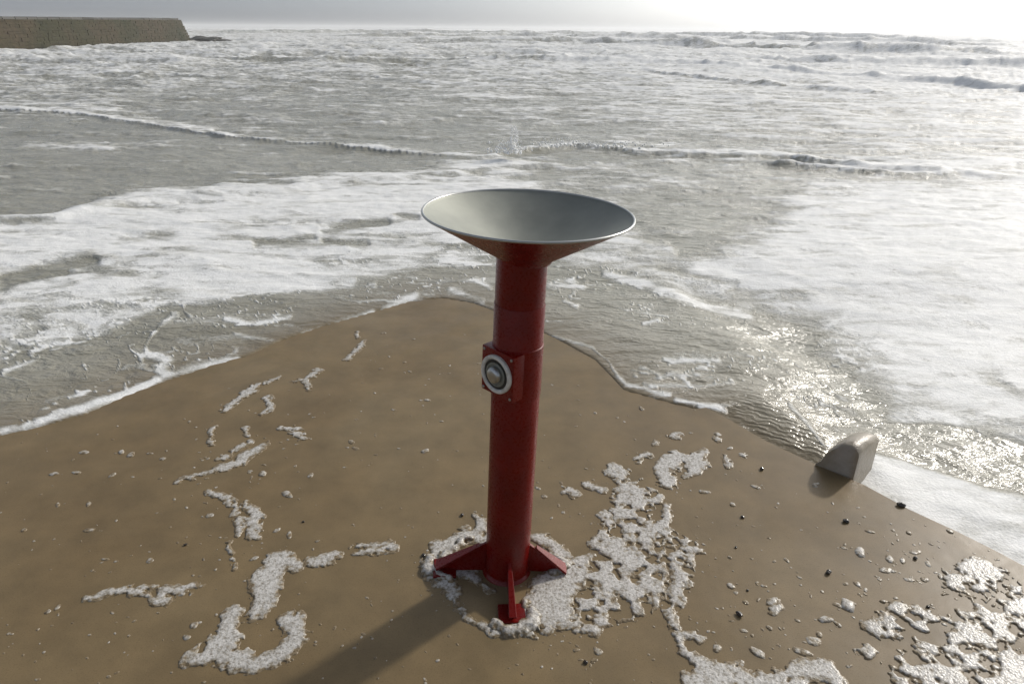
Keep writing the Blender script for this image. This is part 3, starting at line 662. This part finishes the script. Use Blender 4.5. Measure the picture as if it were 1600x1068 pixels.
# ---- flecks: one mesh of many little domes
def flecks():
    rnd = random.Random(12); verts = []; faces = []
    px_pts = []
    known = [(205, 710, 6), (255, 716, 5), (234, 708, 4), (132, 706, 6), (85, 740, 5), (120, 738, 5), (175, 742, 5), (190, 706, 6), (410, 740, 7), (450, 772, 7), (328, 805, 6), (90, 788, 4), (138, 787, 4), (37, 828, 5), (138, 828, 6),
             (235, 875, 6), (165, 873, 4), (433, 828, 5), (452, 835, 5), (397, 872, 5), (303, 976, 7), (292, 995, 6), (330, 695, 5), (555, 700, 4), (549, 690, 5), (665, 704, 6), (668, 625, 4), (485, 742, 5), (75, 955, 5), (90, 948, 4), (1140, 870, 4),
             (1140, 700, 4), (1180, 760, 5), (1100, 768, 6), (1145, 788, 5), (1275, 757, 5), (1360, 830, 5), (1395, 828, 4), (1420, 832, 5), (1345, 863, 9), (1390, 873, 8), (1383, 890, 8), (1430, 862, 6), (1410, 875, 5), (1445, 905, 7), (1340, 912, 6), (1325, 945, 12), (1310, 945, 6),
             (1290, 967, 8), (1270, 1000, 10), (1280, 990, 6), (1252, 1017, 9), (1182, 1018, 9), (1155, 1035, 8), (1120, 1012, 8), (1202, 980, 5), (1142, 915, 7), (1165, 940, 5), (1150, 925, 4), (1162, 985, 5), (1485, 830, 6), (1530, 842, 7), (1570, 860, 8), (1310, 975, 5), (935, 1018, 8), (928, 1030, 5), (900, 1015, 4),
             (595, 576, 3), (640, 580, 3), (615, 640, 3), (690, 658, 3), (930, 645, 3), (1002, 638, 4), (880, 760, 3), (850, 775, 5), (840, 762, 4), (880, 800, 3), (1450, 880, 6), (1470, 900, 5), (1420, 905, 5), (1375, 905, 4)]
    for x, y, s_ in known: px_pts.append((x, y, s_ * 1.3))
    for _ in range(900):
        x = rnd.uniform(-100, 1650); y = rnd.uniform(500, 1068) 
        lim = 640 if x < 300 else (560 if x < 560 else (520 if x < 860 else 560 + (x - 860) * .47))
        if y < lim + 18: continue
        sz = rnd.uniform(.8, 2.3) * (1.0 + (y - 500) / 700) * (1.4 if x > 1150 and y > 850 else 1)
        px_pts.append((x, y, sz))
    for cx, cy, sp, nn_ in [(360, 700, 60, 34), (640, 580, 60, 16), (1380, 900, 80, 60), (1180, 960, 80, 40), (1020, 720, 70, 18), (350, 860, 60, 26), (1520, 890, 60, 50), (960, 800, 90, 16), (900, 1010, 60, 20), (700, 880, 50, 14)]:
        for _ in range(nn_): px_pts.append((rnd.gauss(cx, sp), rnd.gauss(cy, sp * .6), rnd.uniform(1.2, 3.6)))
    for x, y, s_ in px_pts:
        if y > 1160: continue
        p = ground(x, y)
        e0, e1 = ground(1130, 650), ground(1600, 880)
        if (e1[0] - e0[0]) * (p[1] - e0[1]) - (e1[1] - e0[1]) * (p[0] - e0[0]) > -.015 and x > 1100: continue
        if y < 470 + max(0, (600 - x)) * .30: continue
        r_ = np.linalg.norm(ground(x + s_, y) - p) * .82; an = rnd.uniform(0, math.pi); el = rnd.uniform(1, 2.0); n_ = 12; ht = r_ * rnd.uniform(.10, .24)
        b0 = len(verts); ph = [rnd.uniform(.6, 1.15) for _ in range(n_)]
        for k_, (rr2, zz) in enumerate([(1.0, -.001), (.86, ht * .55), (.5, ht * .95)]):
            for j in range(n_):
                th = 2 * math.pi * j / n_; q = r_ * rr2 * (ph[j] * .6 + ph[(j + 1) % n_] * .4)
                lx, ly = q * math.cos(th) * el, q * math.sin(th)
                verts.append((p[0] + lx * math.cos(an) - ly * math.sin(an), p[1] + lx * math.sin(an) + ly * math.cos(an), zz))
        verts.append((p[0], p[1], ht))
        for k_ in range(2):
            for j in range(n_):
                faces.append((b0 + k_ * n_ + j, b0 + k_ * n_ + (j + 1) % n_, b0 + (k_ + 1) * n_ + (j + 1) % n_, b0 + (k_ + 1) * n_ + j))
        for j in range(n_): faces.append((b0 + 2 * n_ + j, b0 + 2 * n_ + (j + 1) % n_, b0 + 3 * n_))
    me = bpy.data.meshes.new('foam_flecks'); me.from_pydata(verts, [], faces)
    ta_ = me.attributes.new('thickness', 'FLOAT', 'POINT'); ta_.data.foreach_set('value', [.1 + min(.6, v_[2] * 120) for v_ in verts])
    me.polygons.foreach_set('use_smooth', [True] * len(me.polygons))
    o_ = link('foam_flecks', me, m_foam); o_['kind'] = 'stuff'; o_['label'] = 'scattered small flecks of foam all over the wet slab'
flecks()
# ------------------------------------------------------------------ pebbles
from mathutils import noise as mn
PEBS = [(1322, 815, 9, 'dark pebble with a pale dot on the right slab below the slab edge notch'), (1190, 733, 7, 'dark pebble near the block, furthest up the slab'), (1160, 808, 6, 'small black pebble in the open middle of the right slab'),
        (1294, 895, 9, 'wet pebble with a bright glint left of the foam dabs'), (1155, 960, 10, 'black pebble with foam caught on it beside the foam tail'), (1450, 948, 6, 'small black pebble in the brown gap of the corner foam'),
        (1168, 922, 4, 'tiny dark pebble above the pebble with caught foam'), (1408, 790, 11, 'flat dark stone sitting right on the slab edge'), (1430, 872, 7, 'pebble with a glint among the foam dabs near the edge'),
        (915, 1035, 7, 'dark pebble in front of the post near the bottom of the picture'), (290, 851, 5, 'dark pebble alone on the left slab'), (722, 805, 6, 'brown pebble just behind the foot of the post at left'),
        (474, 815, 4, 'tiny dark pebble right of the forked foam streak'), (1150, 855, 4, 'tiny brown pebble between the foam sheet and the open slab'), (662, 868, 7, 'brown pebble at the left tip of the foam wreath')]
for i, (x, y, s_, lab) in enumerate(PEBS):
    b_ = bmesh.new(); bmesh.ops.create_icosphere(b_, subdivisions=3, radius=1)
    r_ = np.linalg.norm(ground(x + s_, y) - ground(x, y)) * .52
    for v_ in b_.verts:
        q = 1 + .35 * mn.noise(v_.co * 1.3 + Vector((i * 7.1, 0, 0)))
        v_.co = Vector((v_.co.x * r_ * q * 1.1, v_.co.y * r_ * q * .8, v_.co.z * r_ * q * .55))
    zmin = min(v_.co.z for v_ in b_.verts)
    for v_ in b_.verts: v_.co.z -= zmin * .8
    o_ = bm_obj('pebble', b_, m_peb, None, 60); o_.location = ground(x, y); o_.rotation_euler.z = i * 1.3
    tag(o_, lab, 'pebble', 'pebbles scattered on the wet slab')
# ------------------------------------------------------------------ block at the slab's edge
def edge_block():
    a = Vector(ground(1274, 726)); c_ = Vector(ground(1330, 750)); d = (c_ - a).normalized(); n = Vector((-d.y, d.x, 0))
    Lx = (c_ - a).length; b_ = bmesh.new()
    prof = [(0, -.5), (0, .006), (.10, .022), (.20, .060), (.34, .088), (.50, .106), (.70, .116), (.88, .114), (.97, .104), (1.0, .090), (1.0, -.5)]
    D = [0, .012, .035, .07, .11, .15, .19]; g = []
    for k_, y in enumerate(D):
        sc_ = [.90, .98, 1, .98, .93, .84, .70][k_]; row = []
        for i_, (u, z_) in enumerate(prof):
            jj = mn.noise(Vector((u * 4, y * 30, 3))) * .008
            p = a + d * (u * Lx + (jj if 0 < i_ < 10 else 0)) + n * (y + .02 * u)
            row.append(b_.verts.new((p.x, p.y, z_ * sc_ + jj if z_ > 0 else z_)))
        g.append(row)
    for r0, r1 in zip(g, g[1:]):
        for i_ in range(len(prof) - 1): b_.faces.new((r0[i_], r0[i_ + 1], r1[i_ + 1], r1[i_]))
    b_.faces.new(g[0]); b_.faces.new(g[-1][::-1])
    o_ = bm_obj('concrete_block', b_, m_block, None, 55)
    tag(o_, 'sloping wet concrete block at the slab edge beside the white rushing foam', 'concrete block')
edge_block()
# ------------------------------------------------------------------ spray thrown up by the middle wave
def spray():
    rnd = random.Random(3); b_ = bmesh.new()
    for cx, cy, hgt, n_, wd in [(803, 238, .34, 190, .04), (792, 238, .16, 120, .12), (880, 228, .11, 140, .35), (960, 230, .08, 60, .4)]:
        p0 = Vector(ground(cx, cy, -.1))
        for _ in range(n_):
            t_ = rnd.random() ** 1.5; q = p0 + Vector((rnd.gauss(0, wd * (1.1 - .6 * t_)), rnd.gauss(0, .08), hgt * t_))
            r_ = bmesh.ops.create_icosphere(b_, subdivisions=1, radius=rnd.uniform(.005, .016) * (1.3 - t_ * .7))
            bmesh.ops.translate(b_, verts=r_['verts'], vec=q)
    o_ = bm_obj('sea_spray', b_, m_drop, None, 60); o_['kind'] = 'stuff'; o_['label'] = 'white droplets of spray thrown up by the breaking wave'
spray()

# ------------------------------------------------------------------ sea haze
bm = bmesh.new(); r_ = bmesh.ops.create_cube(bm, size=1)
for v_ in r_['verts']: v_.co = Vector((v_.co.x * 3200, v_.co.y * 3200, 1.0 + v_.co.z * 8.4))
m_h = bpy.data.materials.new('haze'); m_h.use_nodes = True; t = m_h.node_tree; t.nodes.clear()
pv = t.nodes.new('ShaderNodeVolumePrincipled'); pv.inputs['Density'].default_value = .0011; pv.inputs['Color'].default_value = (.95, .96, .97, 1); pv.inputs['Anisotropy'].default_value = .3
ou = t.nodes.new('ShaderNodeOutputMaterial'); t.links.new(pv.outputs[0], ou.inputs['Volume'])
hz = bm_obj('haze', bm, m_h); hz['kind'] = 'stuff'
sc.cycles.volume_bounces = 1
